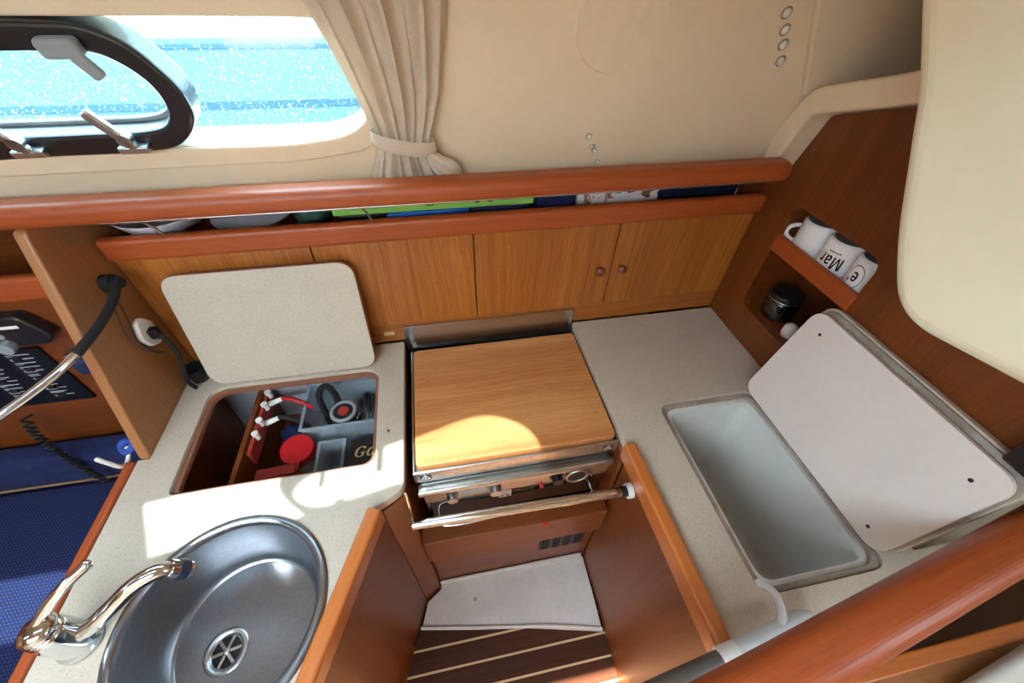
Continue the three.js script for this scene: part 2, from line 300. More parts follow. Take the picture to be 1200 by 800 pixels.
// ---------------------------------------------------------------- worktops
const L0 = [-0.045, 0.471], L1 = [-0.138, 0.732], L2 = [-0.25, 1.05];   // edge of the left worktop along the walkway
const bowlC = [-0.298, 0.615];
const openL = [[-0.478, 0.092], [-0.066, 0.092], [-0.062, 0.374], [-0.472, 0.374]];
{
  const s = rshape([[-0.566, 0.2785], [-0.5425, 0.2785], [-0.5425, 0.002], [-0.001, 0.002], [-0.001, 0.443], [-0.040, 0.466], [-0.0695, 0.477], [-0.2735, 1.05], [-0.566, 1.05]], [0, 0, 0, 0, 0.02, 0.02, 0, 0, 0]);
  s.holes.push(rshape(openL, [0.045, 0.045, 0.03, 0.012], THREE.Path));
  const c = new THREE.Path(); c.absarc(bowlC[0], bowlC[1], 0.157, 0, Math.PI * 2, true); s.holes.push(c);
  const t = thing('worktop', 'speckled beige laminate worktop around the round sink', 'worktop');
  part(t, 'slab', uvm(at(flat(ext(s, 0.024, 0.001, 1, 32)), 0, H, 0)), M.laminate);
  part(t, 'screw_plug', cyl([-0.036, H - 0.002, 0.295], [-0.036, H + 0.0008, 0.295], 0.0032), M.mould);
  const rim = rshape(openL.map(([x, z]) => [x, z]), [0.045, 0.045, 0.03, 0.012]);
  rim.holes.push(rshape([[-0.467, 0.102], [-0.074, 0.102], [-0.071, 0.366], [-0.461, 0.366]], [0.04, 0.04, 0.025, 0.01], THREE.Path));
  part(t, 'opening_rim', uvm(at(flat(ext(rim, 0.012, 0.001)), 0, H - 0.009, 0)), M.lamEdge, 'red-brown rebate round the locker opening');
}
const openR = [[0.624, 0.332], [0.893, 0.332], [0.893, 0.756], [0.624, 0.756]];
{
  const s = rshape([[0.501, 0.002], [0.964, 0.002], [0.964, 0.7395], [1.08, 0.7395], [1.08, 0.757], [0.80, 0.80], [0.5275, 0.86], [0.5175, 0.4355], [0.5175, 0.43], [0.501, 0.43]], 0);
  s.holes.push(rshape(openR, 0.035, THREE.Path));
  const t = thing('worktop', 'speckled beige laminate worktop around the open icebox', 'worktop');
  part(t, 'slab', uvm(at(flat(ext(s, 0.024, 0.001, 1, 16)), 0, H, 0)), M.laminate);
  const step = (o, i, y, d, m, n, l) => { const k = (e) => [[0.624 + e, 0.332 + e], [0.893 - e, 0.332 + e], [0.893 - e, 0.756 - e], [0.624 + e, 0.756 - e]]; const q = rshape(k(o), 0.035); q.holes.push(rshape(k(i), 0.03, THREE.Path)); part(t, n, uvm(at(flat(ext(q, d, 0.0015)), 0, y, 0)), m, l); };
  step(0.0005, 0.012, H - 0.006, 0.02, M.gasket, 'opening_rim', 'grey stepped rim of the icebox');
  step(0.0115, 0.022, H - 0.014, 0.014, M.tubWhite, 'opening_ledge');
}
// ---------------------------------------------------------------- cabinets behind and below
{
  const t = thing('wall_locker', 'wooden locker with four doors behind the worktop and cooker', 'cabinet');
  part(t, 'carcass', bx(-0.542, 0.963, 0.775, 1.098, -0.02, -0.012, 0, 'x'), M.bulkWood);
  part(t, 'plinth', bx(-0.542, 0.963, H + 0.002, 0.836, -0.016, -0.004, 0.001, 'x'), M.veneer);
  const xs = [-0.542, -0.155, 0.213, 0.587, 0.963];
  for (let k = 0; k < 4; k++) {
    const g = bx(xs[k] + 0.0016, xs[k + 1] - 0.0016, 0.8385, 1.094, -0.016, 0, 0.0015, 'y');
    const uv = g.attributes.uv; for (let i = 0; i < uv.count; i++) uv.setXY(i, uv.getX(i) + k * 0.37, uv.getY(i) + k * 0.21);
    const d = part(t, 'door', g, M.veneer);
    if (k > 1) {
      const x = k === 2 ? 0.553 : 0.617;
      part(d, 'knob', lathe([[0.0001, 0.018], [0.006, 0.0178], [0.011, 0.015], [0.0135, 0.011], [0.012, 0.006], [0.0085, 0.003], [0.0085, 0]], 24).rotateX(Math.PI / 2).translate(x, 0.957, 0.0005), M.knob, 'round red-brown knob');
    }
  }
  part(t, 'catch_plate', bx(-0.05, -0.022, 0.80, 0.812, -0.004, 0.001, 0.001), M.holly);
}
{
  const t = thing('shelf', 'dark open shelf recess between the two red-brown wooden rails', 'shelf');
  part(t, 'shelf_floor', bx(-0.542, 0.963, 1.099, 1.106, -0.298, -0.014, 0), M.bulkWood);
  part(t, 'shelf_back', bx(-0.542, 0.963, 1.106, 1.196, -0.298, -0.29, 0), M.bulkWood);
  part(t, 'shelf_top', bx(-0.542, 0.963, 1.196, 1.204, -0.298, 0.01, 0), M.cream);
}
function railProfile(y0, y1, z0, z1, r) { return rshape([[z0, y0], [z1, y0], [z1, y1], [z0, y1]], r); }
{
  const t = thing('shelf_rail', 'lower red-brown wooden rail along the top of the locker doors', 'rail');
  part(t, 'rail', uvm(at(side(ext(railProfile(1.096, 1.147, -0.012, 0.014, 0.012), 1.502, 0.003, 2, 8)), 0.962, 0, 0), 'x'), M.red);
}
{
  const t = thing('shelf_rail', 'long upper red-brown wooden rail under the window and curtain', 'rail');
  part(t, 'rail', uvm(at(side(ext(railProfile(1.2225, 1.2625, 0.052, 0.106, [0.012, 0.016, 0.02, 0.016]), 2.9, 0.01, 4, 10)), 0.905, 0, 0), 'x'), M.red);
  part(t, 'back_ledge', bx(-1.99, 0.90, 1.2045, 1.232, 0.012, 0.056, 0.002), M.cream, 'cream ledge behind the rail');
}
{
  const t = thing('guard_rod', 'thin steel guard rod in front of the shelf contents', 'rod');
  part(t, 'rod', tube([[-0.50, 1.187, 0.02], [0.2, 1.187, 0.02], [0.93, 1.187, 0.02]], 0.0032, 20, 8), M.steel);
  for (const x of [-0.43, -0.02, 0.47, 0.86]) part(t, 'bracket', tube([[x, 1.187, 0.02], [x + 0.006, 1.172, 0.012], [x + 0.012, 1.148, 0.002]], 0.0028, 10, 6), M.steel);
}
// ---- divider panel at the left
{
  const t = thing('divider_panel', 'upright wooden divider panel between worktop and blue seat', 'panel');
  const s = rshape([[-0.29, 0.45], [0.276, 0.45], [0.276, H + 0.0], [0.112, 1.226], [-0.29, 1.195]], [0, 0, 0.015, 0.01, 0]);
  part(t, 'panel', uvm(at(side(ext(s, 0.021, 0.004, 3)), -0.5432, 0, 0), 'y'), M.panelWood);
}
// ---- under the left worktop
function wallPanel(parent, name, a, b, y0, y1, th, mat, axis = 'y') {
  const L = Math.hypot(b[0] - a[0], b[1] - a[1]), g = uvm(at(new RoundedBoxGeometry(L, y1 - y0, th, 2, 0.0015), L / 2, (y0 + y1) / 2, -th / 2), axis);
  g.rotateY(-Math.atan2(b[1] - a[1], b[0] - a[0])); at(g, a[0], 0, a[1]);
  return part(parent, name, g, mat);
}
{
  const t = thing('sink_cabinet', 'dark wooden cabinet front below the sink worktop', 'cabinet');
  wallPanel(t, 'front_panel', [L2[0], L2[1]], [L0[0] - 0.004, L0[1]], 0.002, H - 0.032, 0.016, M.bulkWood);
  wallPanel(t, 'end_panel', [L0[0] - 0.004, L0[1]], [-0.002, 0.444], 0.002, H - 0.032, 0.016, M.bulkWood);
  part(t, 'seat_side', bx(-0.566, -0.552, 0.3, H - 0.026, 0.28, 1.05, 0.001, 'z'), M.bulkWood);
  part(t, 'cooker_side', bx(-0.016, -0.002, 0.002, H - 0.026, 0.0, 0.443, 0.001, 'z'), M.bulkWood);
}
{
  const t = thing('icebox_cabinet', 'dark wooden cabinet front below the icebox worktop', 'cabinet');
  part(t, 'front_panel', bx(0.5125, 0.528, 0.002, H - 0.032, 0.432, 1.05, 0.0015, 'y'), M.bulkWood);
  part(t, 'cooker_side', bx(0.502, 0.512, 0.002, H - 0.026, 0.0, 0.43, 0.001, 'z'), M.bulkWood);
}
function fiddle(label, pts, y0, y1, w, endRound) {
  const t = thing('worktop_fiddle', label, 'trim');
  const dx = pts[1][0] - pts[0][0], dz = pts[1][1] - pts[0][1], L = Math.hypot(dx, dz);
  const g = uvm(at(ext(rshape([[0, y0], [w, y0], [w, y1], [0, y1]], 0.009), L, 0.004, 3, 8), 0, 0, 0), 'z');
  g.rotateY(Math.atan2(dx, dz)); at(g, pts[0][0], 0, pts[0][1]);
  part(t, 'rail', g, M.fiddle);
  return t;
}
fiddle('orange-brown wooden fiddle beside the round sink', [[-0.068, 0.478], [-0.272, 1.05]], H - 0.03, H + 0.022, 0.03);
fiddle('orange-brown wooden fiddle between walkway and open icebox', [[0.486, 0.436], [0.496, 0.86]], H - 0.03, H + 0.022, 0.03);
{
  const t = thing('worktop_trim', 'reddish wooden edge between sink worktop and blue seat', 'trim');
  part(t, 'edge', bx(-0.586, -0.567, H - 0.045, H + 0.006, 0.281, 1.05, 0.006, 'z'), M.red);
}
// ---- locker opening contents (left)
{
  const t = thing('locker_bin', 'dark bin below the open worktop hatch with pale liner', 'bin');
  part(t, 'bin_floor', bx(-0.395, -0.03, 0.548, 0.556, 0.03, 0.43, 0), M.bulkWood);
  part(t, 'bin_floor', bx(-0.52, -0.395, 0.12, 0.128, 0.03, 0.43, 0), M.bulkWood);
  part(t, 'bin_back', bx(-0.52, -0.03, 0.12, H - 0.026, 0.03, 0.04, 0), M.greyLiner, 'pale grey liner');
  part(t, 'bin_front', bx(-0.52, -0.03, 0.12, H - 0.026, 0.42, 0.43, 0), M.bulkWood);
  part(t, 'bin_side', bx(-0.52, -0.51, 0.12, H - 0.026, 0.04, 0.42, 0, 'y'), M.bulkWood);
  part(t, 'bin_side', bx(-0.04, -0.03, 0.556, H - 0.026, 0.04, 0.42, 0, 'y'), M.greyLiner);
  part(t, 'divider', bx(-0.395, -0.383, 0.12, 0.715, 0.04, 0.42, 0.002, 'y'), M.bulkWood);
}
{ // clear tub at the back right, and its contents
  const tubGeo = (x0, x1, y0, y1, z0, z1) => mergeGeometries([bx(x0, x1, y0, y0 + 0.003, z0, z1, 0), bx(x0, x1, y0, y1, z0, z0 + 0.003, 0), bx(x0, x1, y0, y1, z1 - 0.003, z1, 0), bx(x0, x0 + 0.003, y0, y1, z0, z1, 0), bx(x1 - 0.003, x1, y0, y1, z0, z1, 0), bx(x0 - 0.004, x1 + 0.004, y1 - 0.004, y1, z0 - 0.004, z0 + 0.003, 0), bx(x0 - 0.004, x0 + 0.003, y1 - 0.004, y1, z0, z1, 0), bx(x1 - 0.003, x1 + 0.004, y1 - 0.004, y1, z0, z1, 0), bx(x0 - 0.004, x1 + 0.004, y1 - 0.004, y1, z1 - 0.003, z1 + 0.004, 0)]);
  const a = thing('plastic_tub', 'large translucent tub of black gadgets in the worktop hatch', 'tub'); part(a, 'tub', tubGeo(-0.275, -0.05, 0.557, 0.69, 0.05, 0.198), M.clear);
  const b = thing('plastic_tub', 'small translucent tub beside the red lidded jar', 'tub'); part(b, 'tub', tubGeo(-0.226, -0.166, 0.557, 0.675, 0.236, 0.32), M.clear);
  const c = thing('gadget_handle', 'black looped handle standing in the translucent tub', 'handle'); part(c, 'loop', tube([[-0.235, 0.60, 0.12], [-0.24, 0.70, 0.10], [-0.215, 0.73, 0.095], [-0.195, 0.71, 0.11], [-0.2, 0.61, 0.13]], 0.009, 40, 8), M.rubber);
  const d = thing('lens_ring', 'black round gadget with a glassy ring in the tub', 'gadget');
  part(d, 'barrel', cyl([-0.18, 0.60, 0.15], [-0.172, 0.69, 0.158], 0.036), M.rubber);
  part(d, 'ring', new THREE.TorusGeometry(0.03, 0.005, 10, 32).rotateX(Math.PI / 2).translate(-0.172, 0.691, 0.158), M.greyPlastic);
  part(d, 'dial', cyl([-0.172, 0.688, 0.158], [-0.172, 0.694, 0.158], 0.014), M.redCard);
  const r = rng(77);
  for (let k = 0; k < 7; k++) { const u = thing('kitchen_tool', 'black handled kitchen tool with a bright steel shaft in the tub', 'tool', [0, 0, 0], 'tools lying in the translucent tub'); const x = -0.138 + k * 0.0125, z = 0.10 + r() * 0.04; part(u, 'grip', tube([[x, 0.65 + k * 0.006, z - 0.02], [x + 0.004, 0.675 + k * 0.004, z + 0.01], [x + 0.008, 0.682 + k * 0.003, z + 0.04]], 0.0072, 14, 8), M.rubber); part(u, 'shaft', tube([[x + 0.008, 0.683 + k * 0.003, z + 0.036], [x + 0.002, 0.685 + k * 0.003, z + 0.066]], 0.0024, 6, 6), M.steel); }
  const e = thing('jar', 'squat jar with a bright red lid in the worktop hatch', 'jar');
  part(e, 'jar_body', cyl([-0.278, 0.557, 0.245], [-0.278, 0.655, 0.245], 0.034), M.clear);
  part(e, 'lid', uvm(new THREE.CylinderGeometry(0.039, 0.04, 0.022, 40).rotateX(0.1).translate(-0.278, 0.6685, 0.245)), M.redPlastic, 'bright red lid');
  const f = thing('carton', 'small brick-red carton below the red lidded jar', 'carton');
  part(f, 'box', uvm(new RoundedBoxGeometry(0.088, 0.13, 0.026, 2, 0.002).rotateY(0.05).translate(-0.312, 0.623, 0.306)), M.redCard);
  part(f, 'flap', uvm(new RoundedBoxGeometry(0.004, 0.022, 0.025, 2, 0.001).rotateZ(-0.5).translate(-0.263, 0.69, 0.305)), M.redCard);
  const script = canvasTex(256, 256, (x) => { x.fillStyle = '#17130f'; x.fillRect(0, 0, 256, 256); x.fillStyle = '#e3d6a4'; x.font = 'italic bold 104px serif'; x.fillText('Gou', 20, 130); x.fillStyle = '#cda24a'; x.beginPath(); x.ellipse(200, 215, 64, 48, 0, 0, 7); x.fill(); });
  const g = thing('gift_box', 'black printed box with gold script lettering in the worktop hatch', 'box');
  const gg = new THREE.BoxGeometry(0.095, 0.108, 0.10); gg.translate(-0.104, 0.612, 0.287);
  part(g, 'box', gg, [M.black, M.black, S({ map: script, roughness: 0.5 }), M.black, M.black, M.black]);
  const h = thing('paper_sheet', 'folded white paper leaning beside the black printed box', 'paper');
  part(h, 'sheet', uvm(new RoundedBoxGeometry(0.05, 0.085, 0.004, 2, 0.001).rotateX(-0.5).rotateY(0.3).translate(-0.185, 0.625, 0.352)), M.white);
  const cable = (label, y, z, m) => { const q = thing('jump_lead', label, 'cable'); part(q, 'lead', tube([[-0.362, y, z], [-0.33, y + 0.01, z - 0.005], [-0.29, y + 0.008, z + 0.01], [-0.262, y - 0.012, z + 0.02]], 0.006, 30, 8), m); part(q, 'connector', cyl([-0.368, y, z], [-0.335, y + 0.01, z - 0.004], 0.008, 0.006), M.white, 'white connector'); return q; };
  cable('red battery cable with a white connector in the worktop hatch', 0.69, 0.10, M.redPlastic);
  cable('black battery cable with a white connector in the worktop hatch', 0.68, 0.155, M.rubber);
  const k = thing('bus_bar', 'red and white terminal strip on the hatch divider', 'terminal strip');
  part(k, 'bar', bx(-0.3815, -0.372, 0.66, 0.705, 0.06, 0.26, 0.002), M.redCard);
  for (const z of [0.075, 0.115, 0.165, 0.205]) part(k, 'terminal', cyl([-0.3725, 0.69, z], [-0.3725, 0.712, z], 0.008), M.white, 'white terminal');
  const l = thing('pouch', 'dark crumpled pouch behind the red lidded jar', 'pouch');
  const pg = new THREE.SphereGeometry(0.045, 24, 16).scale(1, 0.75, 0.8); const pp = pg.attributes.position; for (let i = 0; i < pp.count; i++) { const w = 1 + 0.1 * Math.sin(pp.getX(i) * 160) * Math.cos(pp.getZ(i) * 130); pp.setXYZ(i, pp.getX(i) * w, pp.getY(i) * w, pp.getZ(i) * w); } pg.computeVertexNormals();
  part(l, 'bag', at(pg.scale(0.75, 0.9, 0.8), -0.333, 0.592, 0.14), M.navy);
}
// ---- hatch lids
function lid(label, w, h, th, r, top) {
  const t = thing('hatch_cover', label, 'lid');
  return t;
}
{
  const t = lid('speckled beige hatch lid leaning back against the locker doors');
  const a = Math.atan2(0.062, 0.29);
  const s = (e) => rshape([[-0.474 + e, e], [-0.070 - e, e], [-0.070 - e, 0.297 - e], [-0.474 + e, 0.297 - e]], 0.04);
  const g = uvm(at(ext(s(0), 0.012, 0.0008, 1), 0, 0, -0.012)), c = uvm(at(ext(s(0.0012), 0.004, 0.001, 2), 0, 0, -0.0035));
  for (const q of [g, c]) { q.rotateX(-a); at(q, 0, H + 0.002, 0.086); }
  part(t, 'core', g, M.lamEdge, 'brown edge banding'); part(t, 'face', c, M.laminate);
}
{
  const t = lid('white icebox lid standing open against the wooden bulkhead');
  const a = Math.atan2(0.062, 0.268);
  const mk = (z0, z1, h0, h1, d0, d1, r, m, n, l) => { const g = uvm(at(ext(rshape([[z0, h0], [z1, h0], [z1, h1], [z0, h1]], r), d1 - d0, 0.0015, 2), 0, 0, d0)); g.rotateY(-Math.PI / 2); g.rotateZ(-a); at(g, 0.897, H + 0.004, 0); part(t, n, g, m, l); };
  mk(0.322, 0.742, 0, 0.278, -0.004, 0.012, 0.035, M.laminate, 'top_board', 'speckled upper board');
  mk(0.327, 0.739, 0.004, 0.274, 0.011, 0.018, 0.034, M.gasket, 'gasket', 'grey rubber gasket');
  mk(0.333, 0.734, 0.012, 0.262, 0.017, 0.024, 0.03, M.mould, 'inner_seal', 'dark seal');
  mk(0.325, 0.737, 0.004, 0.264, 0.023, 0.036, 0.034, M.lidWhite, 'inner_panel', 'white inner panel');
  for (const [z, h] of [[0.368, 0.225], [0.70, 0.222], [0.694, 0.032]]) { const g = cyl([0, 0, 0], [0, 0, 0.0008], 0.0035, 0.0035, 12); at(g, z, h, 0.0358); g.rotateY(-Math.PI / 2); g.rotateZ(-a); at(g, 0.897, H + 0.004, 0); part(t, 'screw_hole', g, M.black, 'small black hole'); }
}
// ---- icebox tub
{
  const t = thing('icebox', 'deep white icebox tub below the open white lid', 'icebox');
  const loop = (x0, x1, z0, z1, y, r) => { const pts = rshape([[x0, z0], [x1, z0], [x1, z1], [x0, z1]], r).getPoints(6); const n = []; for (const p of pts) if (!n.length || Math.hypot(n[n.length - 1].x - p.x, n[n.length - 1].z - p.y) > 1e-6) n.push(V(p.x, y, p.y)); if (n[0].distanceTo(n[n.length - 1]) < 1e-6) n.pop(); return n; };
  const R = [loop(0.644, 0.873, 0.352, 0.736, H - 0.0295, 0.03), loop(0.642, 0.875, 0.35, 0.738, H - 0.04, 0.03), loop(0.66, 0.86, 0.365, 0.725, 0.47, 0.04), loop(0.68, 0.84, 0.385, 0.705, 0.44, 0.04), loop(0.74, 0.78, 0.5, 0.6, 0.438, 0.01)];
  const g = rings(R); M.tubIn = M.tubWhite.clone(); M.tubIn.side = THREE.DoubleSide;
  part(t, 'tub', uvm(g), M.tubIn);
  part(t, 'tub_floor', bx(0.73, 0.79, 0.432, 0.439, 0.49, 0.61, 0), M.tubWhite);
  part(t, 'rack', bx(0.648, 0.70, 0.625, 0.635, 0.365, 0.44, 0.003), M.greyPlastic, 'small grey rack');
}
{ const t = thing('lemon', 'yellow lemon on the small rack inside the icebox', 'fruit'); part(t, 'fruit', at(lathe([[0.0005, -0.026], [0.004, -0.024], [0.013, -0.016], [0.017, 0], [0.013, 0.016], [0.004, 0.024], [0.0005, 0.026]], 20).rotateX(1.2), 0.678, 0.652, 0.40), S({ color: '#c9a61e', roughness: 0.5 })); }

// ---------------------------------------------------------------- cooker
{
  const t = thing('cooker', 'stainless steel marine cooker set between the worktops', 'cooker');
  part(t, 'body', bx(0.02, 0.488, 0.50, 0.722, 0.03, 0.395, 0.006), M.steel);
  part(t, 'hob_tray', uvm(mergeGeometries([bx(0.014, 0.496, 0.716, 0.726, 0.024, 0.402, 0.003), bx(0.014, 0.019, 0.722, 0.746, 0.024, 0.402, 0.002), bx(0.4975, 0.5, 0.722, 0.746, 0.024, 0.402, 0.001), bx(0.014, 0.498, 0.706, 0.747, 0.396, 0.403, 0.002)])), M.steel);
  part(t, 'front_ledge', bx(0.012, 0.498, 0.668, 0.69, 0.395, 0.424, 0.008, 'x', 4), M.steel);
  const panel = part(t, 'control_panel', bx(0.024, 0.488, 0.612, 0.668, 0.395, 0.412, 0.003), M.steel);
  const knobAt = (x, y, r, m, n) => part(panel, n, mergeGeometries([cyl([x, y, 0.411], [x, y, 0.432], r, r * 0.86), cyl([x, y, 0.411], [x, y, 0.414], r * 1.25)]), m);
  knobAt(0.092, 0.643, 0.0145, M.alu, 'control_knob'); knobAt(0.196, 0.643, 0.016, M.alu, 'control_knob'); knobAt(0.352, 0.645, 0.015, M.black, 'control_knob');
  part(panel, 'name_plate', bx(0.112, 0.176, 0.633, 0.653, 0.4115, 0.415, 0.002), M.greyPlastic, 'grey name plate');
  const dial = part(panel, 'dial', cyl([0.405, 0.634, 0.411], [0.405, 0.634, 0.418], 0.026), M.black);
  part(dial, 'dial_ring', at(new THREE.TorusGeometry(0.027, 0.0028, 8, 32), 0.405, 0.634, 0.418), M.alu);
  part(dial, 'dial_ring', at(new THREE.TorusGeometry(0.036, 0.002, 8, 32, 1.6), 0.412, 0.614, 0.414), M.alu);
  part(panel, 'igniter', cyl([0.315, 0.61, 0.411], [0.315, 0.61, 0.42], 0.005), M.redPlastic, 'red igniter button');
  const door = part(t, 'oven_door', bx(0.034, 0.478, 0.508, 0.611, 0.395, 0.410, 0.004), M.darkGlass);
  part(door, 'door_handle', tube([[0.05, 0.53, 0.411], [0.052, 0.528, 0.434], [0.25, 0.528, 0.436], [0.46, 0.528, 0.434], [0.462, 0.53, 0.411]], 0.004, 40, 8), M.steel);
  const warn = canvasTex(128, 128, (x) => { x.fillStyle = '#1c1c1c'; x.fillRect(0, 0, 128, 128); x.strokeStyle = '#d8d8d8'; x.lineWidth = 9; x.beginPath(); x.moveTo(64, 18); x.lineTo(112, 104); x.lineTo(16, 104); x.closePath(); x.stroke(); x.fillStyle = '#d8d8d8'; x.fillRect(58, 48, 12, 30); x.fillRect(58, 84, 12, 11); });
  const lab = canvasTex(128, 128, (x) => { x.fillStyle = '#c6c8d2'; x.fillRect(0, 0, 128, 128); x.fillStyle = '#3c3c46'; for (let k = 0; k < 4; k++) x.fillRect(12, 14 + k * 16, 104 - (k % 2) * 30, 6); x.fillRect(14, 86, 40, 30); x.fillRect(72, 86, 40, 30); });
  const dec = (x, y, z, w, h, tex, n) => part(t, n, at(new THREE.BoxGeometry(w, h, 0.0008), x, y, z), S({ map: tex, roughness: 0.5 }));
  dec(0.04, 0.727, 0.4035, 0.026, 0.026, warn, 'warning_label'); dec(0.474, 0.727, 0.4035, 0.026, 0.02, warn, 'warning_label'); dec(0.222, 0.59, 0.4107, 0.032, 0.036, lab, 'rating_label');
}
{
  const t = thing('cooker_surround', 'brushed steel splash plate standing behind the cooker', 'splash plate');
  part(t, 'splash_plate', bx(0.003, 0.497, 0.735, 0.826, 0.0005, 0.004, 0.0005), M.steel);
  part(t, 'back_lining', bx(0.003, 0.497, 0.40, 0.735, 0.0005, 0.004, 0), M.black);
}
{
  const t = thing('cutting_board', 'square wooden chopping board covering the cooker', 'chopping board');
  part(t, 'board', uvm(at(flat(ext(rshape([[0.0225, 0.031], [0.4945, 0.031], [0.4945, 0.392], [0.0225, 0.392]], 0.014), 0.022, 0.003, 3)), 0, 0.758, 0), 'x'), M.board);
}
{
  const t = thing('crash_bar', 'polished steel grab bar across the front of the cooker', 'grab bar');
  part(t, 'bar', cyl([0.0, 0.652, 0.474], [0.505, 0.672, 0.492], 0.0105), M.chrome);
  part(t, 'end_strip', tube([[0.0, 0.652, 0.474], [0.0, 0.70, 0.455], [0.0, 0.755, 0.447]], 0.004, 20, 8), M.chrome, 'thin steel strip up the worktop corner');
  part(t, 'bracket', mergeGeometries([cyl([0.498, 0.672, 0.492], [0.511, 0.672, 0.492], 0.018)]), M.white, 'white plastic bracket');
  part(t, 'end_cap', cyl([0.484, 0.6715, 0.4915], [0.499, 0.672, 0.492], 0.0128), M.black, 'black end cap');
}
{
  const t = thing('cooker_plinth', 'brown wooden panel and plinth below the cooker', 'plinth');
  part(t, 'drawer_front', bx(0.0005, 0.50, 0.352, 0.492, 0.42, 0.464, 0.003, 'x'), M.bulkWood);
  part(t, 'kick_panel', bx(0.0005, 0.5015, 0.024, 0.36, 0.414, 0.428, 0.001, 'x'), M.bulkWood);
  const v = part(t, 'vent', bx(0.335, 0.485, 0.165, 0.285, 0.427, 0.432, 0.002), M.black, 'black vent grille');
  for (let k = 0; k < 4; k++) part(v, 'slat', bx(0.343 + k * 0.036, 0.365 + k * 0.036, 0.177, 0.273, 0.431, 0.436, 0.001), M.rubber);
  part(t, 'catch', bx(0.318, 0.33, 0.474, 0.494, 0.464, 0.47, 0.002), M.redPlastic, 'small red catch');
}
{
  const t = thing('step_tray', 'off-white moulded tray on the sole below the cooker', 'tray');
  const s = new THREE.Shape(); s.moveTo(0.0, 0.449); s.lineTo(0.0, 0.4295); s.lineTo(0.5, 0.4295); s.lineTo(0.5, 0.434); s.lineTo(0.509, 0.44); s.lineTo(0.504, 0.662); s.quadraticCurveTo(0.2, 0.59, -0.066, 0.545); s.lineTo(-0.045, 0.478); s.closePath();
  part(t, 'tray_base', uvm(at(flat(ext(s, 0.02, 0.004, 3, 20)), 0, 0.022, 0)), M.tray);
  part(t, 'back_lip', bx(0.0, 0.500, 0.018, 0.048, 0.4292, 0.442, 0.006, 'x', 4), M.tray);
  part(t, 'front_lip', tube([[0.5, 0.024, 0.655], [0.35, 0.024, 0.62], [0.2, 0.024, 0.595], [0.05, 0.024, 0.57], [-0.066, 0.024, 0.549]], 0.006, 40, 8), M.tray);
  part(t, 'drain_plug', cyl([0.11, 0.02, 0.50], [0.11, 0.0235, 0.50], 0.006), M.greyPlastic);
}
// ---------------------------------------------------------------- sink and tap
{
  const t = thing('sink', 'round stainless steel sink set in the worktop', 'sink');
  const prof = [[0.1545, H - 0.012, 0], [0.1545, H + 0.0005, 0], [0.168, H + 0.0008, 0], [0.168, H + 0.002, 0], [0.163, H + 0.006, 0], [0.156, H + 0.0065, 0], [0.151, H + 0.003, 0], [0.149, H - 0.006, 0], [0.145, H - 0.04, 0.1], [0.138, H - 0.09, 0.6], [0.133, H - 0.112, 0.9], [0.128, H - 0.124, 1], [0.121, H - 0.128, 1], [0.1195, H - 0.1285, 1], [0.08, H - 0.132, 1.6], [0.045, H - 0.134, 2.6], [0.036, H - 0.135, 3.2]];
  const b2 = [-0.31, 0.612], dr = [-0.346, 0.637];
  const R = prof.map(([r, y, k]) => { const q = k <= 1 ? [bowlC[0] + (b2[0] - bowlC[0]) * k, bowlC[1] + (b2[1] - bowlC[1]) * k] : [b2[0] + (dr[0] - b2[0]) * (k - 1) / 2.2, b2[1] + (dr[1] - b2[1]) * (k - 1) / 2.2]; return ring(q[0], y, q[1], r, 96); });
  const m = M.bowl.clone(); m.side = THREE.DoubleSide;
  part(t, 'bowl', rings(R), m);
  const y = H - 0.135, d = part(t, 'drain', at(lathe([[0.024, -0.004], [0.026, 0.001], [0.033, 0.004], [0.038, 0.002], [0.0385, 0]], 48), dr[0], y, dr[1]), M.steel);
  part(d, 'drain_hole', cyl([dr[0], y - 0.012, dr[1]], [dr[0], y - 0.006, dr[1]], 0.027), M.black);
  for (let k = 0; k < 6; k++) { const a = k * Math.PI / 3 + 0.2; part(d, 'spoke', uvm(at(new THREE.BoxGeometry(0.025, 0.003, 0.005).translate(0.0125, 0, 0).rotateY(a), dr[0], y - 0.003, dr[1])), M.steel); }
  part(d, 'strainer_screw', at(new THREE.SphereGeometry(0.006, 14, 8).scale(1, 0.5, 1), dr[0], y - 0.001, dr[1]), M.steel);
}
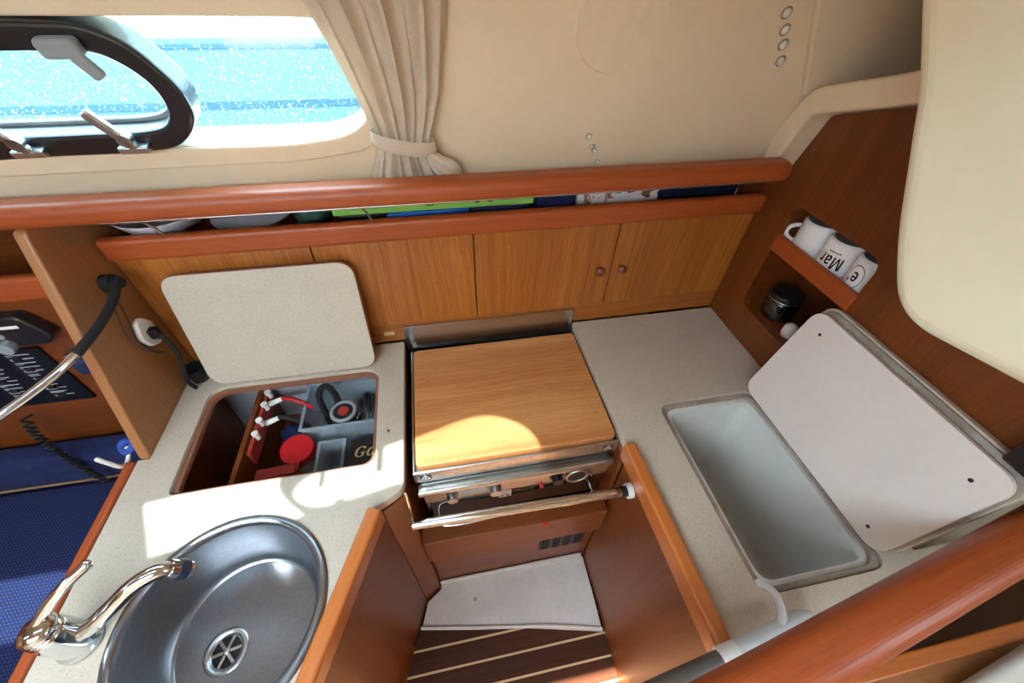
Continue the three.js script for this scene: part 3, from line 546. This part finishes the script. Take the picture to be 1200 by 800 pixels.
{
  const t = thing('tap', 'chrome single lever tap arching over the sink', 'tap');
  const b = [-0.505, 0.612];
  part(t, 'body', at(lathe([[0.0001, 0], [0.03, 0], [0.03, 0.008], [0.026, 0.012], [0.0255, 0.055], [0.024, 0.075], [0.02, 0.083], [0.0001, 0.085]], 40), b[0], H + 0.001, b[1]), M.chrome);
  const cap = part(t, 'lever', at(lathe([[0.0001, 0.02], [0.012, 0.019], [0.021, 0.014], [0.0245, 0.005], [0.023, 0], [0.0001, 0]], 36).rotateZ(0.25), b[0], H + 0.083, b[1]), M.chrome);
  part(cap, 'lever_arm', tube([[b[0] + 0.004, H + 0.10, b[1] - 0.008], [b[0] + 0.022, H + 0.118, b[1] - 0.026], [b[0] + 0.045, H + 0.132, b[1] - 0.046], [b[0] + 0.062, H + 0.137, b[1] - 0.062]], 0.0082, 30, 12), M.chrome);
  const sp = part(t, 'spout', tube([[b[0], H + 0.035, b[1]], [b[0] + 0.03, H + 0.042, b[1] - 0.004], [b[0] + 0.065, H + 0.06, b[1] - 0.022], [b[0] + 0.10, H + 0.078, b[1] - 0.044], [b[0] + 0.128, H + 0.078, b[1] - 0.058], [b[0] + 0.140, H + 0.066, b[1] - 0.063]], 0.0125, 60, 18), M.chrome);
  const e0 = V(b[0] + 0.137, H + 0.070, b[1] - 0.0615), e1 = V(b[0] + 0.152, H + 0.040, b[1] - 0.068);
  part(sp, 'collar', cyl(e0.toArray(), e0.clone().lerp(e1, 0.35).toArray(), 0.0152), M.chrome);
  part(sp, 'aerator', cyl(e0.clone().lerp(e1, 0.35).toArray(), e0.clone().lerp(e1, 0.8).toArray(), 0.0165), S({ color: '#20263e', roughness: 0.35 }), 'dark blue aerator ring');
  part(sp, 'nozzle', cyl(e0.clone().lerp(e1, 0.8).toArray(), e1.toArray(), 0.013), M.chrome);
}
// ---------------------------------------------------------------- seat and navigation corner at the left
{
  const t = thing('bench_seat', 'blue woven fabric bench seat beside the sink worktop', 'seat');
  part(t, 'seat_cushion', bx(-2.2, -0.60, 0.32, 0.45, 0.092, 0.72, 0.03, 'x', 4), M.blueFabric);
  const b = part(t, 'back_cushion', bx(-2.2, -0.60, 0.33, 0.555, 0.012, 0.088, 0.025, 'x', 4), M.navy);
  part(b, 'piping', tube([[-2.15, 0.449, 0.094], [-1.2, 0.449, 0.094], [-0.62, 0.449, 0.094]], 0.004, 20, 6), S({ color: '#8a6a4a', roughness: 0.9 }));
  part(t, 'seat_base', bx(-2.2, -0.60, 0.0, 0.318, 0.02, 0.70, 0.004, 'x'), M.bulkWood);
}
{
  const t = thing('chart_panel', 'wooden facing behind the blue seat holding the switch panel', 'panel');
  part(t, 'facing', bx(-2.2, -0.566, 0.30, 1.02, -0.02, 0.0, 0.002, 'x'), M.bulkWood);
  part(t, 'locker_back', bx(-2.2, -0.566, 1.02, 1.195, -0.2, -0.19, 0), M.bulkWood);
  part(t, 'locker_floor', bx(-2.2, -0.566, 1.01, 1.02, -0.2, -0.02, 0), M.bulkWood);
  part(t, 'fiddle', bx(-2.2, -0.566, 1.018, 1.078, -0.014, 0.012, 0.01, 'x', 3), M.red, 'red-brown fiddle rail');
}
{
  const sw = canvasTex(512, 384, (x) => { x.fillStyle = '#0d1016'; x.fillRect(0, 0, 512, 384); x.fillStyle = '#cfd3d6'; const r = rng(9); for (let c = 0; c < 4; c++) for (let k = 0; k < 12; k++) { const y = 30 + k * 27; x.fillRect(30 + c * 122, y, 30 + r() * 46, 4); x.fillRect(30 + c * 122, y + 9, 16 + r() * 30, 3); } });
  const t = thing('switch_panel', 'black electrical switch panel with rows of white print', 'switch panel');
  const g = new THREE.BoxGeometry(0.34, 0.19, 0.006); g.translate(-0.99, 0.795, 0.005);
  part(t, 'plate', g, [M.black, M.black, M.black, M.black, S({ map: sw, roughness: 0.4 }), M.black]);
  for (let c = 0; c < 4; c++) for (let k = 0; k < 5; k++) part(t, 'rocker_switch', bx(-1.13 + c * 0.081, -1.113 + c * 0.081, 0.72 + k * 0.034, 0.732 + k * 0.034, 0.008, 0.013, 0.002), M.rubber);
}
{
  const t = thing('radio', 'dark rounded radio unit above the switch panel', 'radio');
  const s = rshape([[-1.02, 0.915], [-0.765, 0.915], [-0.742, 0.938], [-0.775, 0.998], [-1.02, 0.998]], 0.012);
  part(t, 'case', at(ext(s, 0.03, 0.006, 3), 0, 0, 0.001), M.frameBlack);
  part(t, 'knob', cyl([-0.835, 0.925, 0.031], [-0.835, 0.925, 0.048], 0.015), M.greyPlastic, 'grey round knob');
  for (const [x, y] of [[-0.845, 0.965], [-0.832, 0.95]]) part(t, 'button', cyl([x, y, 0.03], [x, y, 0.034], 0.006), M.greyPlastic);
  part(t, 'display', bx(-0.82, -0.785, 0.968, 0.976, 0.03, 0.0315, 0.0005), M.white, 'pale printed strip');
}
{
  const t = thing('handset', 'dark blue handset hooked between switch panel and divider', 'handset');
  part(t, 'grip', uvm(new RoundedBoxGeometry(0.12, 0.05, 0.03, 4, 0.012).rotateZ(0.1).translate(-0.715, 0.835, 0.018)), S({ color: '#16284e', roughness: 0.5 }));
  part(t, 'cradle', bx(-0.77, -0.66, 0.868, 0.874, 0.001, 0.03, 0.002), M.alu);
}
{
  const t = thing('coiled_cord', 'black coiled cord hanging over the blue seat back', 'cord');
  const pts = []; for (let i = 0; i <= 150; i++) { const q = i / 150, a = i * 0.9; pts.push([-0.98 + 0.10 * q + 0.008 * Math.cos(a), 0.68 - 0.21 * q + 0.008 * Math.sin(a), 0.024 + 0.10 * Math.sqrt(q) + 0.006 * Math.sin(a)]); }
  part(t, 'coil', tube(pts, 0.003, 500, 6), M.rubber);
}
{
  const t = thing('rope_tail', 'blue and white knotted rope end by the divider foot', 'rope');
  part(t, 'knot', tube([[-0.578, 0.80, 0.24], [-0.574, 0.79, 0.255], [-0.588, 0.785, 0.262], [-0.596, 0.795, 0.25], [-0.58, 0.806, 0.248], [-0.575, 0.79, 0.238]], 0.007, 60, 8), S({ color: '#2c4c9c', roughness: 0.9 }), 'blue knot');
  part(t, 'tail', tube([[-0.585, 0.79, 0.255], [-0.592, 0.768, 0.262], [-0.594, 0.762, 0.278], [-0.592, 0.775, 0.29], [-0.597, 0.80, 0.295], [-0.602, 0.822, 0.298]], 0.0045, 40, 8), M.white, 'white tail');
}
// ---- fittings on the divider panel
{
  const t = thing('reading_lamp', 'gooseneck lamp with silver flexible arm on the divider panel', 'lamp');
  part(t, 'base', mergeGeometries([cyl([-0.5428, 1.079, 0.056], [-0.524, 1.079, 0.056], 0.017), cyl([-0.524, 1.079, 0.056], [-0.512, 1.081, 0.06], 0.012)]), M.rubber, 'black round base');
  part(t, 'sleeve', tube([[-0.518, 1.083, 0.06], [-0.513, 1.07, 0.095], [-0.517, 1.055, 0.16], [-0.525, 1.048, 0.225]], 0.0085, 40, 12), M.rubber, 'black sleeve');
  part(t, 'flexible_arm', tube([[-0.525, 1.048, 0.225], [-0.545, 1.038, 0.26], [-0.568, 1.03, 0.29], [-0.605, 1.02, 0.332], [-0.66, 1.005, 0.385]], 0.0072, 60, 12), M.chrome, 'silver flexible arm');
}
{
  const t = thing('power_socket', 'cream power socket with black plug on the divider panel', 'socket');
  const s = rshape([[0.036, 0.925], [0.052, 0.905], [0.08, 0.92], [0.092, 0.95], [0.076, 0.985], [0.055, 0.985], [0.036, 0.96]], 0.008);
  part(t, 'plate', at(side(ext(s, 0.012, 0.004, 3)), -0.5305, 0, 0), M.white);
  part(t, 'plug', uvm(new RoundedBoxGeometry(0.02, 0.026, 0.02, 3, 0.005).translate(-0.521, 0.945, 0.064)), M.black);
  part(t, 'flex', tube([[-0.512, 0.94, 0.066], [-0.50, 0.90, 0.075], [-0.505, 0.85, 0.085], [-0.515, 0.80, 0.09], [-0.512, 0.776, 0.088]], 0.0048, 40, 8), M.rubber, 'black flex');
}
{
  const t = thing('wire_tie', 'thin dark twisted wires hanging from the lamp base', 'wire');
  for (const [o, e] of [[0, 0.0], [0.004, 0.012]]) part(t, 'strand', tube([[-0.539, 1.066, 0.06 + o], [-0.539, 1.0, 0.075 + e * 2], [-0.539, 0.955, 0.095 + e], [-0.539, 0.90, 0.075 + o], [-0.539, 0.882, 0.06]], 0.0016, 40, 6), M.mould);
}
{
  const t = thing('cup', 'small black cup on the worktop behind the hatch lid', 'cup');
  part(t, 'cup_body', at(lathe([[0.0001, 0], [0.02, 0], [0.025, 0.04], [0.022, 0.04], [0.018, 0.004], [0.0001, 0.004]], 30), -0.512, H + 0.0008, 0.052), M.black);
}
// ---------------------------------------------------------------- things on the long shelf
{
  const SF = 1.1065;
  const bowl = thing('bowl', 'white bowl at the divider end of the long shelf', 'bowl', [-0.46, SF, -0.10]);
  part(bowl, 'dish', lathe([[0.0001, 0.002], [0.035, 0.002], [0.07, 0.02], [0.092, 0.05], [0.088, 0.052], [0.066, 0.024], [0.03, 0.007], [0.0001, 0.007]], 48), S({ color: '#dcdce8', roughness: 0.3 }));
  const pl = thing('plate', 'pale plate lying flat on the long shelf', 'plate', [-0.29, SF, -0.12]);
  part(pl, 'dish', lathe([[0.0001, 0.001], [0.05, 0.001], [0.085, 0.016], [0.086, 0.02], [0.05, 0.006], [0.0001, 0.006]], 48), S({ color: '#cfcfd8', roughness: 0.3 }));
  const gl = thing('glass_dish', 'greenish glass dish on the shelf beside the green box', 'dish', [-0.15, SF, -0.10]);
  part(gl, 'dish', lathe([[0.0001, 0.001], [0.04, 0.001], [0.05, 0.05], [0.045, 0.05], [0.037, 0.006], [0.0001, 0.006]], 40), P({ color: '#7fae9c', roughness: 0.1, transmission: 0.7, thickness: 0 }));
  const doodle = canvasTex(1024, 128, (x) => { x.fillStyle = '#9bd45c'; x.fillRect(0, 0, 1024, 128); x.strokeStyle = '#16301a'; x.lineWidth = 5; const r = rng(21); for (let k = 0; k < 16; k++) { const cx = 40 + k * 62, cy = 40 + r() * 50; x.beginPath(); x.ellipse(cx, cy, 14 + r() * 16, 10 + r() * 14, r() * 3, 0, 5 + r()); x.stroke(); x.beginPath(); x.moveTo(cx - 10, cy + 14); x.quadraticCurveTo(cx + 22, cy + 2 + r() * 30, cx + 30, cy - 22); x.stroke(); } });
  const g = thing('patterned_box', 'bright green box with dark doodles on the long shelf', 'box');
  const bg = new THREE.BoxGeometry(0.47, 0.062, 0.12); bg.translate(0.135, 1.163, -0.12); const gm = S({ map: doodle, roughness: 0.6 }), gp = S({ color: '#9bd45c', roughness: 0.6 });
  part(g, 'box', bg, [gp, gp, gm, gp, gm, gp]);
  const b1 = thing('storage_box', 'mid-blue box under the green patterned box', 'box'); part(b1, 'box', bx(0.02, 0.21, SF, 1.131, -0.17, -0.055, 0.003), M.blueBox);
  const b2 = thing('storage_box', 'black box under the green box beside the glass dish', 'box'); part(b2, 'box', bx(-0.09, 0.015, SF, 1.131, -0.18, -0.06, 0.003), M.black);
  const b3 = thing('storage_box', 'navy blue box on the shelf beside the mid-blue box', 'box'); part(b3, 'box', bx(0.215, 0.36, SF, 1.131, -0.19, -0.06, 0.003), M.navyBox);
  const b4 = thing('storage_box', 'tall navy blue box between green box and patterned packets', 'box'); part(b4, 'box', bx(0.378, 0.475, SF, 1.18, -0.18, -0.055, 0.003), M.navyBox);
  const pack = (seed, c) => canvasTex(128, 128, (x) => { const r = rng(seed); x.fillStyle = '#e8dedb'; x.fillRect(0, 0, 128, 128); for (let k = 0; k < 22; k++) { x.fillStyle = c[Math.floor(r() * c.length)]; x.beginPath(); x.ellipse(r() * 128, r() * 128, 6 + r() * 14, 5 + r() * 10, r() * 3, 0, 7); x.fill(); } });
  const pk = (label, x0, x1, y1, tex) => { const t = thing('packet', label, 'packet'); const q = new RoundedBoxGeometry(x1 - x0, y1 - SF, 0.1, 3, 0.008); q.translate((x0 + x1) / 2, (SF + y1) / 2, -0.11); part(t, 'wrapper', q, S({ map: tex, roughness: 0.45 })); };
  pk('pink and white patterned packet beside the tall navy box', 0.482, 0.56, 1.17, pack(3, ['#c24a52', '#8a6a70', '#efe6e4']));
  pk('white packet with red hearts and brown patches on the shelf', 0.566, 0.705, 1.175, pack(8, ['#b8353c', '#7a5a3a', '#4a3030', '#f2ece8']));
  const b5 = thing('storage_box', 'dark folded bundle at the bulkhead end of the shelf', 'bundle'); part(b5, 'bundle', bx(0.72, 0.94, SF, 1.16, -0.18, -0.06, 0.012), S({ map: mottle(90, [16, 24, 50], 26, 20), roughness: 0.6 }));
}
// ---------------------------------------------------------------- curtain
{
  const t = thing('curtain', 'beige curtain gathered with a tie beside the window', 'curtain', [0, 1.27, 0]); t.rotation.x = WT;
  const rows = [[0.40, -0.075, 0.205, 0.034, 1], [0.33, -0.048, 0.195, 0.034, 1], [0.256, -0.012, 0.184, 0.032, 1], [0.2, 0.006, 0.176, 0.031, 0.95], [0.14, 0.022, 0.166, 0.029, 0.85], [0.09, 0.034, 0.152, 0.026, 0.7], [0.062, 0.04, 0.142, 0.023, 0.5], [0.045, 0.041, 0.14, 0.022, 0.35], [0.028, 0.036, 0.142, 0.024, 0.5], [0.008, 0.028, 0.15, 0.027, 0.7], [-0.012, 0.02, 0.158, 0.029, 0.85], [-0.026, 0.016, 0.163, 0.03, 0.9]];
  const N = 220, R = [], r = rng(55), ph = Array.from({ length: 12 }, () => r() * 6.28);
  const C = new THREE.CatmullRomCurve3(rows.map((q) => V(q[1], q[2], q[0])), false, 'centripetal');
  for (let k = 0; k <= 60; k++) {
    const f = k / 60 * (rows.length - 1), i = Math.min(rows.length - 2, Math.floor(f)), u = f - i, mix = (j) => rows[i][j] * (1 - u) + rows[i + 1][j] * u;
    const y = mix(0), x0 = mix(1), x1 = mix(2), d = mix(3), a = mix(4), row = [];
    for (let n = 0; n < N; n++) {
      const q = n / N;
      if (q < 0.8) {                                     // pleated front
        const s = q / 0.8, fold = Math.sin(s * 2 * Math.PI * 7 + ph[0] + Math.sin(y * 16) * 0.5) * 0.55 + Math.sin(s * 2 * Math.PI * 11 + ph[1] + y * 6) * 0.3 + Math.sin(s * 2 * Math.PI * 3 + ph[2]) * 0.3;
        const edge = Math.sin(Math.PI * Math.min(1, Math.max(0, s))) ** 0.35;
        row.push(V(x0 + (x1 - x0) * (s + 0.02 * Math.sin(s * 2 * Math.PI * 7 + ph[3])), y, 0.012 + d * 0.62 * edge + 0.0105 * a * fold * edge));
      } else { const s = (q - 0.8) / 0.2; row.push(V(x1 + (x0 - x1) * s, y, 0.0115)); }
    }
    R.push(row);
  }
  const g = rings(R); const uv = g.attributes.uv; for (let i = 0; i < uv.count; i++) uv.setXY(i, uv.getX(i) * 4, uv.getY(i) * 4);
  part(t, 'cloth', g, M.curtain);
  const band = []; for (let k = 0; k < 6; k++) { const v = k / 5, row = []; for (let n = 0; n < 60; n++) { const a = n / 60 * 2 * Math.PI, bulge = Math.sin(v * Math.PI) * 0.003; row.push(V(0.0895 + (0.0555 + bulge) * Math.cos(a), 0.066 - v * 0.03 - 0.012 * Math.cos(a), 0.024 + (0.0185 + bulge) * Math.sin(a))); } band.push(row); }
  part(t, 'tie_back', rings(band), M.curtain, 'beige tie band');
  const tw = []; for (let k = 0; k <= 24; k++) { const v = k / 24, row = []; for (let n = 0; n < 28; n++) { const a = n / 28 * 2 * Math.PI, w = 0.007 + 0.018 * Math.sin(v * 2.6), fl = 1 + 0.25 * Math.sin(a * 4 + v * 5); row.push(V(0.132 + 0.052 * v + w * 0.75 * Math.cos(a) * fl, 0.034 - 0.052 * v + w * 0.35 * Math.cos(a + 1), 0.034 + w * 0.62 * Math.sin(a) * fl)); } tw.push(row); }
  part(t, 'gathered_tail', rings(tw), M.curtain);
}
// ---------------------------------------------------------------- cubby contents
{
  const text = (draw) => canvasTex(1024, 256, (x) => { x.fillStyle = '#ecebe8'; x.fillRect(0, 0, 1024, 256); x.fillStyle = '#14161c'; x.strokeStyle = '#14161c'; x.translate(512, 128); x.rotate(Math.PI); draw(x); });
  const mar = (x) => { x.font = 'bold 112px sans-serif'; x.fillText('Mar', -100, 30); for (let k = 0; k < 5; k++) x.fillRect(-40 + k * 22, 52, 15, 8); };
  const mark = (x) => { x.font = 'bold 110px sans-serif'; x.fillText('r', -150, 36); x.fillText('e', 10, 36); x.font = 'bold 60px sans-serif'; x.fillText('+', 76, -4); x.lineWidth = 5; x.beginPath(); x.arc(45, 4, 74, 0, 7); x.stroke(); };
  const mug = (label, z, txt, turn, handle, r = 0.039, h = 0.088) => {
    const t = thing('mug', label, 'mug', [1.018, 1.0545, z], 'white mugs standing upside down in the bulkhead cubby'); t.rotation.y = turn;
    const g = lathe([...Array.from({ length: 13 }, (_, k) => [k ? r : r * 0.97, k * (h - 0.004) / 12]), [r - 0.006, h]], 48);
    part(t, 'mug_body', g, P({ map: txt ? text(txt) : null, color: txt ? '#ffffff' : '#ecebe8', roughness: 0.25, clearcoat: 0.5 }));
    part(t, 'mug_base', at(lathe([[r - 0.006, 0.0], [r - 0.007, -0.004], [0.0001, -0.004]], 40), 0, h, 0), S({ color: '#6b675f', roughness: 0.8 }), 'grey base');  // base disc in a darker grey than the body
    if (handle) part(t, 'mug_handle', new THREE.TorusGeometry(0.024, 0.0055, 12, 32, 3.5).scale(0.85, 1.15, 1).rotateZ(-1.75).translate(r - 0.004, h / 2, 0), P({ color: '#ecebe8', roughness: 0.25, clearcoat: 0.5 }));
    return t;
  };
  mug('white mug with its handle showing at the cubby corner', 0.148, null, 2.2, true);
  mug('middle white mug in the cubby printed with upside down lettering', 0.229, mar, 1.95, false);
  mug('white mug beside the lettered mug with a small round mark', 0.306, mark, 1.85, false, 0.036);
  const j = thing('jar', 'dark glass jar with a black lid in the lower cubby', 'jar', [1.03, 0.8685, 0.16]);
  part(j, 'jar_body', lathe([[0.0001, 0], [0.04, 0], [0.043, 0.008], [0.043, 0.05], [0.038, 0.06], [0.0001, 0.06]], 40), M.darkGlass);
  part(j, 'lid', at(lathe([[0.041, 0], [0.042, 0.012], [0.039, 0.016], [0.0001, 0.016]], 40), 0, 0.06, 0), M.frameBlack);
  part(j, 'lid_ring', at(new THREE.TorusGeometry(0.042, 0.0018, 8, 40).rotateX(Math.PI / 2), 0, 0.06, 0), M.steel);
  const s = thing('salt_pot', 'little white pot with lid beside the dark jar', 'pot', [1.0, 0.8685, 0.245]);
  part(s, 'pot', lathe([[0.0001, 0], [0.014, 0], [0.017, 0.01], [0.016, 0.03], [0.009, 0.038], [0.0001, 0.04]], 24), M.white);
}
{
  const t = thing('black_fitting', 'black rounded fitting on the bulkhead beside the icebox lid', 'fitting');
  part(t, 'housing', bx(0.93, 0.9645, 1.055, 1.105, 0.698, 0.768, 0.014, 'x', 4), M.rubber);
  part(t, 'rim', bx(0.922, 0.933, 1.05, 1.11, 0.69, 0.773, 0.006, 'x', 3), M.frameBlack);
}
// ---------------------------------------------------------------- companionway corner, bottom right
{
  const t = thing('companionway_rail', 'thick rounded orange-brown wooden handrail over the icebox worktop', 'handrail');
  const A = V(0.20, 0.955, 0.902), B = V(1.20, 0.955, 0.743), L = A.distanceTo(B);
  const g = uvm(ext(rshape([[-0.033, -0.032], [0.033, -0.032], [0.033, 0.032], [-0.033, 0.032]], [0.02, 0.02, 0.03, 0.03]), L, 0.008, 4, 12), 'z');
  g.rotateY(Math.atan2(B.x - A.x, B.z - A.z)); at(g, A.x, A.y, A.z);
  part(t, 'rail', g, M.red);
  part(t, 'post', bx(1.10, 1.14, 0.0, 0.925, 0.755, 0.79, 0.004, 'y'), M.bulkWood);
}
{
  const t = thing('companionway_step', 'wooden companionway step below the thick handrail', 'step');
  part(t, 'tread', bx(0.70, 1.40, 0.655, 0.68, 0.885, 1.25, 0.006, 'x'), M.panelWood);
  part(t, 'tread_edge', bx(0.70, 1.40, 0.681, 0.692, 0.872, 0.898, 0.004, 'x'), M.fiddle);
  part(t, 'riser', bx(0.72, 1.38, 0.0, 0.654, 1.0, 1.02, 0.002, 'x'), M.bulkWood);
}
{ const t = thing('white_case', 'white rounded plastic case on the companionway step', 'case'); part(t, 'case', uvm(new RoundedBoxGeometry(0.24, 0.045, 0.2, 4, 0.015).rotateY(0.14).translate(1.01, 0.7045, 1.015)), M.white); }
{
  const t = thing('boat_hook', 'grey boat hook with pale plastic head across the worktops', 'boat hook');
  const a = [-0.22, 0.807, 0.912], b = [0.49, 0.81, 0.823];
  part(t, 'pole', cyl(a, b, 0.0135), S({ color: '#7d7f82', metalness: 0.8, roughness: 0.4 }));
  part(t, 'collar', mergeGeometries([cyl([0.482, 0.81, 0.824], [0.512, 0.811, 0.8203], 0.0165)]), M.white, 'white collar');
  const hp = P({ color: '#c9ced1', roughness: 0.4, clearcoat: 0.2 });
  const head = part(t, 'head', (() => { const st = [[0.505, 0.0150], [0.54, 0.0148], [0.575, 0.0155], [0.60, 0.0165], [0.625, 0.019], [0.645, 0.017], [0.66, 0.010], [0.664, 0.002]]; return rings(st.map(([x, r]) => { const z = 0.8212 - (x - 0.505) * 0.125; return Array.from({ length: 24 }, (_, i) => V(x + 0.0 * i, 0.811 + r * Math.sin(i / 24 * 6.2832), z + r * Math.cos(i / 24 * 6.2832))); })); })(), hp);
  part(head, 'hook', tube([[0.595, 0.815, 0.81], [0.606, 0.826, 0.79], [0.607, 0.836, 0.768], [0.598, 0.842, 0.752], [0.587, 0.843, 0.746]], 0.007, 30, 12), hp, 'curved hook');
}
{ // unseen cord added under the hatch for its thin shadow line
  const q = [[-0.30, 0.375], [-0.314, 0.402], [-0.33, 0.435], [-0.349, 0.472], [-0.375, 0.53]].map(([x, z]) => up(x, z));
  const t = thing('added_shadow_cord', 'thin unseen cord added under the deck hatch to cast a shadow line', 'cord');
  part(t, 'cord', tube(q.map(([x, z], i) => [x, CY - 0.006, z]), 0.003, 30, 6), M.navy);
}
scene.traverse((o) => { if (o.isMesh) { o.castShadow = true; o.receiveShadow = true; } });
renderer.render(scene, camera);
